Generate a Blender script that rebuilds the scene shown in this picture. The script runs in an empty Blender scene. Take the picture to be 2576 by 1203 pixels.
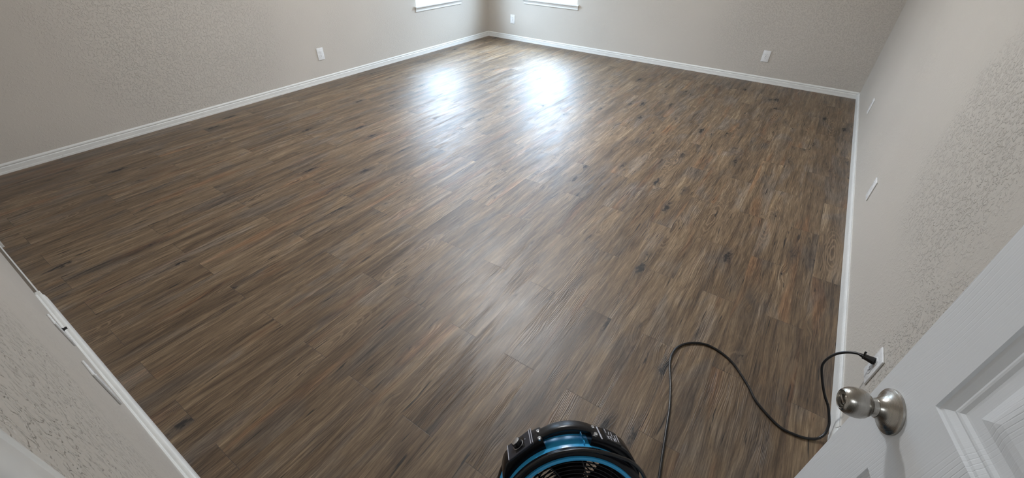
import bpy, bmesh, math, random
from mathutils import Vector, Matrix
random.seed(7)
SC = bpy.context.scene
COL = SC.collection
PI = math.pi

# ------------------------------------------------------------------ camera
CAM = Vector((4.43584, -5.92224, 1.5))
FPX, YAW, PITCH, ROLL = 1068.096, -0.582953, 0.645894, 0.0218859
fwd = Vector((math.sin(YAW)*math.cos(PITCH), math.cos(YAW)*math.cos(PITCH), -math.sin(PITCH)))
rgt = fwd.cross(Vector((0, 0, 1))).normalized()
upv = rgt.cross(fwd)
r2 = rgt*math.cos(ROLL) + upv*math.sin(ROLL)
u2 = -rgt*math.sin(ROLL) + upv*math.cos(ROLL)
cd = bpy.data.cameras.new('camera')
cam = bpy.data.objects.new('camera', cd)
COL.objects.link(cam)
cam.matrix_world = Matrix(((r2.x, u2.x, -fwd.x, CAM.x), (r2.y, u2.y, -fwd.y, CAM.y), (r2.z, u2.z, -fwd.z, CAM.z), (0, 0, 0, 1)))
cd.sensor_fit = 'HORIZONTAL'
cd.sensor_width = 36.0
cd.lens = FPX/2576*36.0
cd.clip_start = 0.005
SC.camera = cam

# ------------------------------------------------------------------ room sizes
W = 4.967          # floor edge of the right baseboard
XL, YB, XR, YN = -0.012, 0.012, W+0.011, -5.978     # wall planes
BBN = -5.952       # front of the near baseboard
H = 2.44
WIN_L = (-1.525, -0.655, 0.585, 2.10)   # y0, y1, z0, z1 in the left wall
WIN_B = (0.665, 1.505, 0.58, 2.10)      # x0, x1, z0, z1 in the back wall
DX0, DX1, DH = 4.249, 4.93, 2.03        # doorway in the near wall

# ------------------------------------------------------------------ world, light, exposure
w = bpy.data.worlds.new('world'); SC.world = w; w.use_nodes = True
nt = w.node_tree; nt.nodes.clear()
tc = nt.nodes.new('ShaderNodeTexCoord'); sx = nt.nodes.new('ShaderNodeSeparateXYZ')
rmp = nt.nodes.new('ShaderNodeValToRGB'); bg = nt.nodes.new('ShaderNodeBackground'); ow = nt.nodes.new('ShaderNodeOutputWorld')
mr = nt.nodes.new('ShaderNodeMapRange'); mr.inputs[1].default_value = -1; mr.inputs[2].default_value = 1
nt.links.new(tc.outputs['Generated'], sx.inputs[0]); nt.links.new(sx.outputs[2], mr.inputs[0])
nt.links.new(mr.outputs[0], rmp.inputs[0]); nt.links.new(rmp.outputs[0], bg.inputs[0]); nt.links.new(bg.outputs[0], ow.inputs[0])
cr = rmp.color_ramp
cr.elements[0].position = 0.0; cr.elements[0].color = (0.30, 0.30, 0.29, 1)
cr.elements[1].position = 1.0; cr.elements[1].color = (2.0, 2.5, 3.2, 1)
e = cr.elements.new(0.47); e.color = (0.42, 0.41, 0.40, 1)
e = cr.elements.new(0.53); e.color = (0.29, 0.39, 0.54, 1)
e = cr.elements.new(0.61); e.color = (0.46, 0.61, 0.84, 1)
e = cr.elements.new(0.72); e.color = (1.30, 1.60, 2.05, 1)
bg.inputs[1].default_value = 1.85

def portal(loc, rot, sx_, sy_):
    l = bpy.data.lights.new('daylight_portal', 'AREA'); l.shape = 'RECTANGLE'; l.size = sx_; l.size_y = sy_
    l.cycles.is_portal = True
    o = bpy.data.objects.new('daylight_portal', l); COL.objects.link(o)
    o.location = loc; o.rotation_euler = rot
portal((XL-0.13, (WIN_L[0]+WIN_L[1])/2, (WIN_L[2]+WIN_L[3])/2), (0, -PI/2, 0), WIN_L[3]-WIN_L[2], WIN_L[1]-WIN_L[0])
portal(((WIN_B[0]+WIN_B[1])/2, YB+0.13, (WIN_B[2]+WIN_B[3])/2), (-PI/2, 0, 0), WIN_B[1]-WIN_B[0], WIN_B[3]-WIN_B[2])
SC.view_settings.view_transform = 'Standard'
SC.view_settings.look = 'None'
SC.view_settings.gamma = 1.0
SC.view_settings.use_curve_mapping = False
SC.view_settings.exposure = 3.55
SC.cycles.max_bounces = 12
SC.cycles.diffuse_bounces = 8
SC.cycles.glossy_bounces = 4
SC.cycles.sample_clamp_indirect = 6.0
SC.cycles.use_denoising = True

# ------------------------------------------------------------------ node helpers
class N:
    def __init__(s, name):
        s.m = bpy.data.materials.new(name); s.m.use_nodes = True
        s.t = s.m.node_tree; s.b = s.t.nodes['Principled BSDF']
        s.tc = s.t.nodes.new('ShaderNodeTexCoord'); s.obj = s.tc.outputs['Object']
    def put(s, sock, v):
        if hasattr(v, 'is_output') or isinstance(v, bpy.types.NodeSocket): s.t.links.new(v, sock)
        elif isinstance(v, (tuple, list)) and len(v) == 3 and sock.type == 'RGBA': sock.default_value = (*v, 1)
        else: sock.default_value = v
    def math(s, op, a, b=0.0, c=0.0, clamp=False):
        n = s.t.nodes.new('ShaderNodeMath'); n.operation = op; n.use_clamp = clamp
        for i, v in enumerate((a, b, c)): s.put(n.inputs[i], v)
        return n.outputs[0]
    def comb(s, x, y, z=0.0):
        n = s.t.nodes.new('ShaderNodeCombineXYZ')
        for i, v in enumerate((x, y, z)): s.put(n.inputs[i], v)
        return n.outputs[0]
    def sep(s, v):
        n = s.t.nodes.new('ShaderNodeSeparateXYZ'); s.put(n.inputs[0], v); return n.outputs
    def noise(s, vec, scale=5, detail=2, rough=0.5, dist=0.0, dim='3D'):
        n = s.t.nodes.new('ShaderNodeTexNoise'); n.noise_dimensions = dim
        s.put(n.inputs['Vector'], vec); s.put(n.inputs['Scale'], scale); s.put(n.inputs['Detail'], detail)
        s.put(n.inputs['Roughness'], rough); s.put(n.inputs['Distortion'], dist)
        return n.outputs[0]
    def white(s, vec, col=False):
        n = s.t.nodes.new('ShaderNodeTexWhiteNoise'); s.put(n.inputs['Vector'], vec); return n.outputs['Color' if col else 'Value']
    def voro(s, vec, scale=5, feat='F1', rnd=1.0):
        n = s.t.nodes.new('ShaderNodeTexVoronoi'); n.feature = feat
        s.put(n.inputs['Vector'], vec); s.put(n.inputs['Scale'], scale); s.put(n.inputs['Randomness'], rnd); return n.outputs
    def mapr(s, v, a, b, c=0.0, d=1.0, smooth=False):
        n = s.t.nodes.new('ShaderNodeMapRange'); n.interpolation_type = 'SMOOTHSTEP' if smooth else 'LINEAR'
        s.put(n.inputs[0], v)
        for i, q in enumerate((a, b, c, d)): s.put(n.inputs[i+1], q)
        return n.outputs[0]
    def ramp(s, v, pts, interp='LINEAR'):
        n = s.t.nodes.new('ShaderNodeValToRGB'); s.put(n.inputs[0], v); r = n.color_ramp; r.interpolation = interp
        while len(r.elements) < len(pts): r.elements.new(0.5)
        for el, (p, c) in zip(r.elements, pts): el.position = p; el.color = (*c, 1)
        return n.outputs[0]
    def mix(s, f, a, b, mode='MIX'):
        n = s.t.nodes.new('ShaderNodeMix'); n.data_type = 'RGBA'; n.blend_type = mode; n.clamp_result = False
        s.put(n.inputs[0], f); s.put(n.inputs[6], a); s.put(n.inputs[7], b); return n.outputs[2]
    def bump(s, h, dist=0.001, strength=1.0, prev=None):
        n = s.t.nodes.new('ShaderNodeBump'); s.put(n.inputs['Height'], h); n.inputs['Distance'].default_value = dist
        s.put(n.inputs['Strength'], strength)
        if prev is not None: s.put(n.inputs['Normal'], prev)
        return n.outputs[0]
    def out(s, color=None, rough=None, normal=None, metal=None, **kw):
        if color is not None: s.put(s.b.inputs['Base Color'], color)
        if rough is not None: s.put(s.b.inputs['Roughness'], rough)
        if normal is not None: s.put(s.b.inputs['Normal'], normal)
        if metal is not None: s.put(s.b.inputs['Metallic'], metal)
        for k, v in kw.items(): s.put(s.b.inputs[k.replace('_', ' ')], v)
        return s.m

# ------------------------------------------------------------------ materials
def floor_mat():
    n = N('vinyl_plank_floor')
    s = n.sep(n.obj); x, y = s[0], s[1]
    PW, PL = 0.152, 0.905
    u = n.math('DIVIDE', n.math('ADD', x, -3.165+PW*40), PW)
    row = n.math('FLOOR', u); fu = n.math('FRACT', u)
    par = n.math('MODULO', row, 2.0)                 # even index: joint at -4.055, odd: -4.50
    v = n.math('DIVIDE', n.math('ADD', n.math('ADD', y, 4.055+PL*20), n.math('MULTIPLY', par, -PL*0.5)), PL)
    pc = n.math('FLOOR', v); fv = n.math('FRACT', v)
    pid = n.comb(row, pc, 3.0)
    wn = n.t.nodes.new('ShaderNodeTexWhiteNoise'); n.put(wn.inputs['Vector'], pid)
    wc = n.sep(wn.outputs['Color']); rv = wn.outputs['Value']
    # coordinates shifted per plank so that no two share a pattern
    px = n.math('ADD', x, n.math('MULTIPLY', wc[0], 37.0)); py = n.math('ADD', y, n.math('MULTIPLY', wc[1], 91.0))
    # slow wander of the grain
    wob = n.math('MULTIPLY', n.math('SUBTRACT', n.noise(n.comb(n.math('MULTIPLY', px, 5.0), n.math('MULTIPLY', py, 1.6), rv), 1.0, 2, 0.5), 0.5), 0.05)
    gx = n.math('ADD', px, wob)
    # knots: sparse points around which the grain bends
    kv = n.comb(n.math('MULTIPLY', px, 9.5), n.math('MULTIPLY', py, 3.0), 0.0)
    kd = n.voro(kv, 1.0)[0]
    kpick = n.voro(kv, 1.0)[1]
    kr = n.sep(kpick)[0]
    kon = n.math('GREATER_THAN', kr, 0.38)
    near = n.mapr(kd, 0.0, 0.36, 1.0, 0.0, True)
    bend = n.math('MULTIPLY', n.math('MULTIPLY', near, kon), 0.018)
    gx2 = n.math('ADD', gx, bend)
    streak = n.noise(n.comb(n.math('MULTIPLY', gx2, 16.0), n.math('MULTIPLY', py, 1.1), rv), 1.0, 4, 0.62, 0.3)
    streak2 = n.noise(n.comb(n.math('MULTIPLY', gx2, 48.0), n.math('MULTIPLY', py, 2.3), 5.0), 1.0, 5, 0.68, 0.25)
    fine = n.noise(n.comb(n.math('MULTIPLY', gx2, 210.0), n.math('MULTIPLY', py, 8.0), 9.0), 1.0, 4, 0.75, 0.3)
    lines = n.math('SINE', n.math('MULTIPLY', n.math('ADD', n.math('MULTIPLY', gx2, 150.0), n.math('MULTIPLY', streak, 9.0)), 6.2832))
    lmask = n.mapr(n.noise(n.comb(n.math('MULTIPLY', px, 10.0), n.math('MULTIPLY', py, 2.0), 44.0), 1.0, 2, 0.5), 0.45, 0.62, 0.0, 1.0, True)
    blotch = n.noise(n.comb(n.math('MULTIPLY', px, 7.0), n.math('MULTIPLY', py, 2.2), 2.0), 1.0, 3, 0.55, 0.6)
    # cathedral rings
    ringc = n.math('ADD', n.math('MULTIPLY', gx2, 15.0), n.math('MULTIPLY', n.noise(n.comb(n.math('MULTIPLY', px, 3.0), n.math('MULTIPLY', py, 1.1), rv), 1.0, 1, 0.4), 7.0))
    ring = n.math('ABSOLUTE', n.math('SINE', n.math('MULTIPLY', ringc, 6.0)))
    tone = n.math('ADD', n.math('MULTIPLY', streak, 0.50), n.math('MULTIPLY', streak2, 0.50))
    tone = n.math('ADD', tone, n.math('MULTIPLY', n.math('SUBTRACT', rv, 0.5), 0.07))
    tone = n.math('ADD', tone, n.math('ADD', n.math('MULTIPLY', n.math('SUBTRACT', fine, 0.5), 0.62), 0.04))
    tone = n.math('ADD', tone, n.math('MULTIPLY', n.math('MULTIPLY', lines, lmask), 0.055))
    base = n.ramp(tone, [(0.35, (0.040, 0.025, 0.015)), (0.45, (0.086, 0.055, 0.032)), (0.54, (0.134, 0.088, 0.051)), (0.63, (0.190, 0.131, 0.078)), (0.77, (0.33, 0.245, 0.155))])
    grey = n.ramp(tone, [(0.36, (0.030, 0.023, 0.018)), (0.54, (0.108, 0.085, 0.068)), (0.75, (0.27, 0.222, 0.178))])
    c = n.mix(n.mapr(blotch, 0.48, 0.68, 0.0, 0.7, True), base, grey)
    rust = n.mapr(n.noise(n.comb(n.math('MULTIPLY', gx, 11.0), n.math('MULTIPLY', py, 1.3), 31.0), 1.0, 2, 0.5), 0.56, 0.72, 0.0, 0.42, True)
    c = n.mix(rust, c, n.mix(1.0, c, (1.38, 0.90, 0.62), 'MULTIPLY'))
    tan = n.mapr(n.noise(n.comb(n.math('MULTIPLY', gx2, 22.0), n.math('MULTIPLY', py, 1.7), 57.0), 1.0, 3, 0.6), 0.58, 0.74, 0.0, 0.42, True)
    c = n.mix(tan, c, n.mix(1.0, c, (1.75, 1.68, 1.5), 'MULTIPLY'))
    c = n.mix(n.mapr(ring, 0.0, 0.32, 0.28, 0.0), c, n.mix(1.0, c, (0.50, 0.46, 0.44), 'MULTIPLY'))
    cath = n.voro(n.comb(n.math('MULTIPLY', px, 7.0), n.math('MULTIPLY', py, 1.25), 3.0), 1.0)
    cd_ = n.math('ADD', cath[0], n.math('MULTIPLY', n.noise(n.comb(n.math('MULTIPLY', px, 20.0), n.math('MULTIPLY', py, 6.0), 1.0), 1.0, 2, 0.5), 0.16))
    cr_ = n.math('SINE', n.math('MULTIPLY', cd_, 95.0))
    con = n.math('MULTIPLY', n.math('GREATER_THAN', n.sep(cath[1])[1], 0.55), n.mapr(cath[0], 0.18, 0.50, 1.0, 0.0, True))
    c = n.mix(n.math('MULTIPLY', n.mapr(cr_, 0.2, 0.95, 0.0, 0.5, True), con), c, (0.27, 0.19, 0.12))
    # dark checks along the grain and knots
    chk = n.noise(n.comb(n.math('MULTIPLY', gx2, 62.0), n.math('MULTIPLY', py, 3.4), 71.0), 1.0, 3, 0.6, 0.3)
    chk = n.mapr(chk, 0.63, 0.70, 0.0, 0.92, True)
    c = n.mix(chk, c, (0.014, 0.011, 0.010))
    kd2 = n.math('DIVIDE', kd, n.mapr(n.sep(kpick)[2], 0.0, 1.0, 0.35, 1.35))
    kcore = n.math('ADD', kd2, n.math('MULTIPLY', n.math('SUBTRACT', n.noise(n.comb(n.math('MULTIPLY', px, 70.0), n.math('MULTIPLY', py, 26.0), 0.0), 1.0, 3, 0.6), 0.5), 0.42))
    knot = n.math('MULTIPLY', n.mapr(kcore, 0.05, 0.15, 1.0, 0.0, True), kon)
    halo = n.math('MULTIPLY', n.mapr(kcore, 0.08, 0.34, 0.5, 0.0, True), kon)
    c = n.mix(halo, c, (0.045, 0.036, 0.032)); c = n.mix(n.math('MULTIPLY', knot, 0.93), c, (0.009, 0.007, 0.007))
    # seams
    du = n.math('MULTIPLY', n.math('MINIMUM', fu, n.math('SUBTRACT', 1.0, fu)), PW)
    dv = n.math('MULTIPLY', n.math('MINIMUM', fv, n.math('SUBTRACT', 1.0, fv)), PL)
    seam = n.math('MAXIMUM', n.mapr(dv, 0.0003, 0.0013, 1.0, 0.0, True), n.mapr(du, 0.0002, 0.0009, 0.35, 0.0, True))
    c = n.mix(n.math('MULTIPLY', seam, 0.7), c, (0.02, 0.015, 0.012))
    gl = n.noise(n.comb(n.math('MULTIPLY', gx2, 300.0), n.math('MULTIPLY', py, 7.0), 1.0), 1.0, 2, 0.7)
    gb = n.math('ADD', n.math('MULTIPLY', gl, 0.9), n.math('MULTIPLY', fine, 0.5))
    gb = n.math('ADD', gb, n.math('MULTIPLY', n.math('MULTIPLY', lines, lmask), 0.4))
    emb = n.mapr(n.noise(n.comb(x, y, 4.0), 1.9, 2, 0.5), 0.35, 0.65, 0.45, 1.0)
    gb = n.math('MULTIPLY', gb, emb)
    gb = n.math('SUBTRACT', gb, n.math('MULTIPLY', seam, 0.5))
    nb = n.bump(gb, 0.0010, 0.7)
    rough = n.mapr(n.noise(n.comb(px, n.math('MULTIPLY', py, 0.3), 8.0), 14.0, 3, 0.6), 0.3, 0.7, 0.41, 0.49)
    rough = n.math('ADD', rough, n.math('MULTIPLY', knot, 0.1))
    return n.out(c, rough, nb, Specular_IOR_Level=0.62)

def wall_mat(name='textured_wall_paint', tint=(0.545, 0.508, 0.46)):
    n = N(name)
    big = n.noise(n.obj, 1.7, 2, 0.5)
    amt = n.mapr(big, 0.42, 0.66, 0.12, 0.5, True)
    # the knock-down texture was trowelled heavier in some areas
    for cxyz, rad_ in (((0, -4.2, 0.65), 1.15), ((4.35, 0, 0.50), 1.35), ((4.98, -4.0, 0.95), 0.62), ((4.98, -4.62, 0.50), 0.34), ((3.85, -5.98, 1.05), 0.50)):
        vd = n.t.nodes.new('ShaderNodeVectorMath'); vd.operation = 'DISTANCE'; n.put(vd.inputs[0], n.obj); vd.inputs[1].default_value = cxyz
        dd = n.math('ADD', vd.outputs['Value'], n.math('MULTIPLY', n.math('SUBTRACT', n.noise(n.obj, 5.0, 3, 0.6), 0.5), 0.6))
        amt = n.math('MAXIMUM', amt, n.mapr(dd, rad_*0.45, rad_*1.05, 1.25, 0.0, True))
    a = n.noise(n.obj, 74.0, 3, 0.55, 0.7)
    isl = n.mapr(a, 0.50, 0.63, 0.0, 1.0, True)       # knock-down islands
    fineb = n.noise(n.obj, 230.0, 2, 0.5)
    h = n.math('ADD', n.math('MULTIPLY', isl, amt), n.math('MULTIPLY', fineb, 0.12))
    nb = n.bump(h, 0.0021, 0.85)
    col = n.mix(n.mapr(n.noise(n.obj, 0.9, 2, 0.5), 0.3, 0.7), tint, tuple(t*0.94 for t in tint))
    return n.out(col, 0.46, nb, Specular_IOR_Level=0.45)

def plain(name, col, rough=0.5, metal=0.0, bump=0.0, bscale=200, **kw):
    n = N(name)
    nz = n.noise(n.obj, 35.0, 3, 0.6)
    c = n.mix(nz, tuple(t*0.95 for t in col), tuple(min(1, t*1.04) for t in col))
    nb = n.bump(n.noise(n.obj, bscale, 2, 0.5), bump) if bump else None
    r = n.mapr(nz, 0.3, 0.7, rough*0.9, rough*1.1)
    return n.out(c, r, nb, metal, **kw)

def trim_mat():
    n = N('white_trim_paint')
    nz = n.noise(n.obj, 9.0, 4, 0.65)
    c = n.mix(n.mapr(nz, 0.35, 0.75), (0.74, 0.74, 0.72), (0.68, 0.68, 0.665))
    spot = n.mapr(n.noise(n.obj, 46.0, 2, 0.5), 0.76, 0.80, 0.0, 0.55)
    c = n.mix(spot, c, (0.16, 0.12, 0.10))
    return n.out(c, 0.33, n.bump(n.noise(n.obj, 60.0, 2, 0.5), 0.0006))

def door_mat():
    # local x runs along the width, z up: embossed wood grain on white paint
    n = N('white_embossed_door_paint')
    s = n.sep(n.obj); x, z = s[0], s[2]
    wob = n.noise(n.comb(n.math('MULTIPLY', x, 3.0), 0.0, n.math('MULTIPLY', z, 1.2)), 1.0, 2, 0.5)
    g = n.math('ADD', n.math('MULTIPLY', x, 95.0), n.math('MULTIPLY', wob, 26.0))
    line = n.math('ABSOLUTE', n.math('SINE', n.math('MULTIPLY', g, 4.0)))
    line = n.mapr(line, 0.0, 0.5, 0.0, 1.0, True)
    mask = n.mapr(n.noise(n.comb(n.math('MULTIPLY', x, 8.0), 0.0, n.math('MULTIPLY', z, 3.0)), 1.0, 2, 0.5), 0.48, 0.62, 0.05, 1.0, True)
    panel = n.mapr(x, 0.13, 0.15, 0.25, 1.0, True)
    h = n.math('MULTIPLY', line, n.math('MULTIPLY', mask, panel))
    fn = n.noise(n.comb(n.math('MULTIPLY', x, 400.0), 0.0, n.math('MULTIPLY', z, 30.0)), 1.0, 2, 0.5)
    nb = n.bump(n.math('ADD', h, n.math('MULTIPLY', fn, 0.2)), 0.0006, 0.7)
    return n.out((0.78, 0.80, 0.825), 0.36, nb)

def nickel_mat():
    n = N('satin_nickel')
    s = n.sep(n.obj)
    rad = n.noise(n.comb(0.0, 0.0, n.math('MULTIPLY', s[2], 2600.0)), 1.0, 2, 0.6)
    return n.out((0.44, 0.415, 0.38), n.mapr(rad, 0.3, 0.7, 0.20, 0.32), n.bump(rad, 0.00005), 1.0)

M = dict(floor=floor_mat(), wall=wall_mat(), trim=trim_mat(), door=door_mat(), nickel=nickel_mat(),
         ceil=plain('white_ceiling_paint', (0.82, 0.81, 0.78), 0.8, bump=0.002, bscale=80),
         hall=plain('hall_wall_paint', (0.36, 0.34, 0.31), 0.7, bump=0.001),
         vinyl=plain('white_window_vinyl', (0.80, 0.81, 0.82), 0.3),
         plate=plain('white_plastic', (0.76, 0.765, 0.77), 0.28),
         slot=plain('dark_slot', (0.015, 0.014, 0.013), 0.6),
         bare=plain('bare_board', (0.40, 0.365, 0.33), 0.7, bump=0.0005),
         blue=plain('glossy_blue_plastic', (0.045, 0.420, 0.820), 0.22),
         black=plain('glossy_black_plastic', (0.006, 0.006, 0.008), 0.20, Specular_IOR_Level=0.32),
         grip=plain('black_rubber_grip', (0.006, 0.006, 0.007), 0.5, Specular_IOR_Level=0.62),
         panel=plain('satin_dark_panel', (0.028, 0.030, 0.042), 0.38),
         handle=plain('satin_black_plastic', (0.006, 0.006, 0.008), 0.30, Specular_IOR_Level=0.45),
         cable=plain('black_rubber_cable', (0.007, 0.007, 0.008), 0.30),
         silver=plain('brushed_silver', (0.70, 0.71, 0.73), 0.25, 0.9),
         print=plain('pale_grey_print', (0.50, 0.50, 0.56), 0.5),
         brass=plain('brass_contact', (0.6, 0.45, 0.2), 0.3, 1.0))
g = N('window_glass')
g.t.nodes.remove(g.b)
tr = g.t.nodes.new('ShaderNodeBsdfTransparent'); gs = g.t.nodes.new('ShaderNodeBsdfGlossy'); mx = g.t.nodes.new('ShaderNodeMixShader')
geo = g.t.nodes.new('ShaderNodeNewGeometry'); dp = g.t.nodes.new('ShaderNodeVectorMath'); dp.operation = 'DOT_PRODUCT'
g.t.links.new(geo.outputs['Incoming'], dp.inputs[0]); g.t.links.new(geo.outputs['Normal'], dp.inputs[1])
cosv = g.math('ABSOLUTE', dp.outputs['Value']); fres = g.math('ADD', 0.03, g.math('MULTIPLY', 0.97, g.math('POWER', g.math('SUBTRACT', 1.0, cosv), 5.0)))
gs.inputs['Roughness'].default_value = 0.02
tr.inputs[0].default_value = (0.93, 0.96, 0.95, 1)
g.t.links.new(fres, mx.inputs[0]); g.t.links.new(tr.outputs[0], mx.inputs[1]); g.t.links.new(gs.outputs[0], mx.inputs[2])
g.t.links.new(mx.outputs[0], g.t.nodes['Material Output'].inputs[0]); M['glass'] = g.m

# ------------------------------------------------------------------ mesh helpers
def new(): return bmesh.new()
def box(bm, x0, y0, z0, x1, y1, z1, bev=0.0, seg=2):
    r = bmesh.ops.create_cube(bm, size=1.0)
    vs = r['verts']
    for v in vs:
        v.co = Vector(((x0+x1)/2+v.co.x*(x1-x0), (y0+y1)/2+v.co.y*(y1-y0), (z0+z1)/2+v.co.z*(z1-z0)))
    if bev > 0:
        es = list({e for v in vs for e in v.link_edges})
        bmesh.ops.bevel(bm, geom=es, offset=bev, segments=seg, affect='EDGES', profile=0.5)
    return bm
def lathe(bm, prof, seg=48, close=False):
    # prof = [(radius, height)] about +Z
    rings = []
    for r, h in prof:
        if r < 1e-6: rings.append([bm.verts.new((0, 0, h))])
        else: rings.append([bm.verts.new((r*math.cos(2*PI*i/seg), r*math.sin(2*PI*i/seg), h)) for i in range(seg)])
    prs = list(zip(rings, rings[1:]))
    if close: prs.append((rings[-1], rings[0]))
    for a, b in prs:
        for i in range(seg):
            j = (i+1) % seg
            if len(a) == 1 and len(b) == 1: continue
            if len(a) == 1: bm.faces.new((a[0], b[i], b[j]))
            elif len(b) == 1: bm.faces.new((a[i], b[0], a[j]))
            else: bm.faces.new((a[i], b[i], b[j], a[j]))
    return bm
def smoothpts(pts, per=8):
    P = [Vector(p) for p in pts]; out = []
    for i in range(len(P)-1):
        p0 = P[max(i-1, 0)]; p1 = P[i]; p2 = P[i+1]; p3 = P[min(i+2, len(P)-1)]
        for k in range(per):
            t = k/per
            out.append(0.5*((2*p1)+(-p0+p2)*t+(2*p0-5*p1+4*p2-p3)*t*t+(-p0+3*p1-3*p2+p3)*t**3))
    out.append(P[-1]); return out
def tube(bm, pts, r, seg=12, caps=True):
    P = [Vector(p) for p in pts]; rings = []
    t0 = (P[1]-P[0]).normalized(); nrm = t0.orthogonal().normalized()
    for i, p in enumerate(P):
        t = (P[min(i+1, len(P)-1)]-P[max(i-1, 0)]).normalized()
        nrm = (nrm-t*nrm.dot(t)).normalized(); b = t.cross(nrm)
        rr = r(i/(len(P)-1)) if callable(r) else r
        rings.append([bm.verts.new(p+rr*(math.cos(2*PI*k/seg)*nrm+math.sin(2*PI*k/seg)*b)) for k in range(seg)])
    for a, b in zip(rings, rings[1:]):
        for k in range(seg): bm.faces.new((a[k], b[k], b[(k+1) % seg], a[(k+1) % seg]))
    if caps: bm.faces.new(rings[0][::-1]); bm.faces.new(rings[-1])
    return bm
def prism(bm, prof, p0, p1, outdir, up=Vector((0, 0, 1)), m0=0.0, m1=0.0):
    # profile (t outwards, z up) swept from p0 to p1; m0/m1 = mitre shift per unit t at the ends
    p0, p1, o = Vector(p0), Vector(p1), Vector(outdir); d = (p1-p0).normalized()
    A = [bm.verts.new(p0+o*t+up*z+d*(m0*t)) for t, z in prof]
    B = [bm.verts.new(p1+o*t+up*z-d*(m1*t)) for t, z in prof]
    k = len(prof)
    for i in range(k): bm.faces.new((A[i], A[(i+1) % k], B[(i+1) % k], B[i]))
    bm.faces.new(A[::-1]); bm.faces.new(B); return bm
def obj(name, bm, mat, parent=None, smooth=None, mw=None):
    bmesh.ops.recalc_face_normals(bm, faces=bm.faces)
    me = bpy.data.meshes.new(name); bm.to_mesh(me); bm.free()
    me.materials.append(M[mat] if isinstance(mat, str) else mat)
    if smooth is not None:
        for p in me.polygons: p.use_smooth = True
        me.set_sharp_from_angle(angle=math.radians(smooth))
    o = bpy.data.objects.new(name, me); COL.objects.link(o)
    if parent is not None: o.parent = parent
    if mw is not None: o.matrix_local = mw
    return o
def empty(name, mw=None):
    o = bpy.data.objects.new(name, None); COL.objects.link(o); o.empty_display_size = 0.1
    if mw is not None: o.matrix_world = mw
    return o
def struct(o, label=None):
    o['kind'] = 'structure'
    if label: o['label'] = label
    return o
def tag(o, label, cat, group=None):
    o['label'] = label; o['category'] = cat
    if group: o['group'] = group
    return o
def frame(o, X, Y, Z):
    return Matrix(((X.x, Y.x, Z.x, o.x), (X.y, Y.y, Z.y, o.y), (X.z, Y.z, Z.z, o.z), (0, 0, 0, 1)))

# ------------------------------------------------------------------ room shell
T = 0.13
bm = new(); box(bm, XL-0.1, YN-0.115, -0.05, XR+0.1, YB+0.1, 0.0)
struct(obj('floor', bm, 'floor'), 'brown knotty wood-look plank floor')
bm = new(); box(bm, XL-T, YN-0.115, H, XR+T, YB+T, H+0.1)
struct(obj('ceiling', bm, 'ceil'))
bm = new()      # left wall around its window
y0, y1, z0, z1 = WIN_L
for a in ((YN-0.115, 0, y0, H), (y1, 0, YB+T, H), (y0, 0, y1, z0), (y0, z1, y1, H)): box(bm, XL-T, a[0], a[1], XL, a[2], a[3])
bmesh.ops.remove_doubles(bm, verts=bm.verts, dist=1e-5)
struct(obj('wall_left', bm, 'wall'), 'beige textured wall on the left with the far-left window')
bm = new()
x0, x1, z0, z1 = WIN_B
for a in ((XL, 0, x0, H), (x1, 0, XR+T, H), (x0, 0, x1, z0), (x0, z1, x1, H)): box(bm, a[0], YB, a[1], a[2], YB+T, a[3])
bmesh.ops.remove_doubles(bm, verts=bm.verts, dist=1e-5)
struct(obj('wall_back', bm, 'wall'), 'beige textured back wall with the second window')
bm = new(); box(bm, XR, YN-0.115, 0, XR+T, YB, H)
struct(obj('wall_right', bm, 'wall'), 'pale textured wall on the right behind the door')
bm = new()
for a in ((XL, 0, DX0-0.02, H), (DX1+0.02, 0, XR, H), (DX0-0.02, DH+0.02, DX1+0.02, H)): box(bm, a[0], YN-0.115, a[1], a[2], YN, a[3])
struct(obj('wall_front', bm, 'wall'), 'grey textured wall beside the doorway')
# hallway behind the doorway
bm = new(); box(bm, 3.2, YN-1.30, -0.05, XR+0.1, YN-0.115, 0.0); struct(obj('floor_hall', bm, 'floor'))
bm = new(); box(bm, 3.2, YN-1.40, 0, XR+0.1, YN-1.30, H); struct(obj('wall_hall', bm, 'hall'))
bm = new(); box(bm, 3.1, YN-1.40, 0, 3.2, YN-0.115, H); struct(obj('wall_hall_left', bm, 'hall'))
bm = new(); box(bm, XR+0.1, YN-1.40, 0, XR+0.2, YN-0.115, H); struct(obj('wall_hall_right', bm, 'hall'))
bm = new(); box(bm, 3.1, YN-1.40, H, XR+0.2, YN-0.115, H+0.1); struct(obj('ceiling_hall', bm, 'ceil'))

# baseboards
def bbprof(t, h=0.069):
    k = t/0.012
    return [(0, 0), (t, 0), (t, 0.013), (t-0.0012*k, 0.017), (t-0.0012*k, 0.043), (t-0.0045*k, 0.047), (t-0.0045*k, 0.050), (t-0.002*k, 0.0535), (t-0.002*k, 0.060), (t-0.0045*k, h-0.003), (t-0.008*k, h), (0, h)]
bm = new(); prism(bm, bbprof(0.012), (XL, YN, 0), (XL, YB, 0), (1, 0, 0), m0=1.0, m1=1.0); struct(obj('baseboard_left', bm, 'trim'))
bm = new(); prism(bm, bbprof(0.012), (XL, YB, 0), (1.475, YB, 0), (0, -1, 0), m0=1.0); prism(bm, bbprof(0.0128, 0.0705), (1.476, YB, 0), (XR, YB, 0), (0, -1, 0), m1=1.0)
struct(obj('baseboard_back', bm, 'trim'))
rp = [(0, 0), (0.011, 0), (0.011, 0.040), (0.0100, 0.050), (0.0070, 0.058), (0.0045, 0.062), (0.0040, 0.069), (0, 0.069)]
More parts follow.
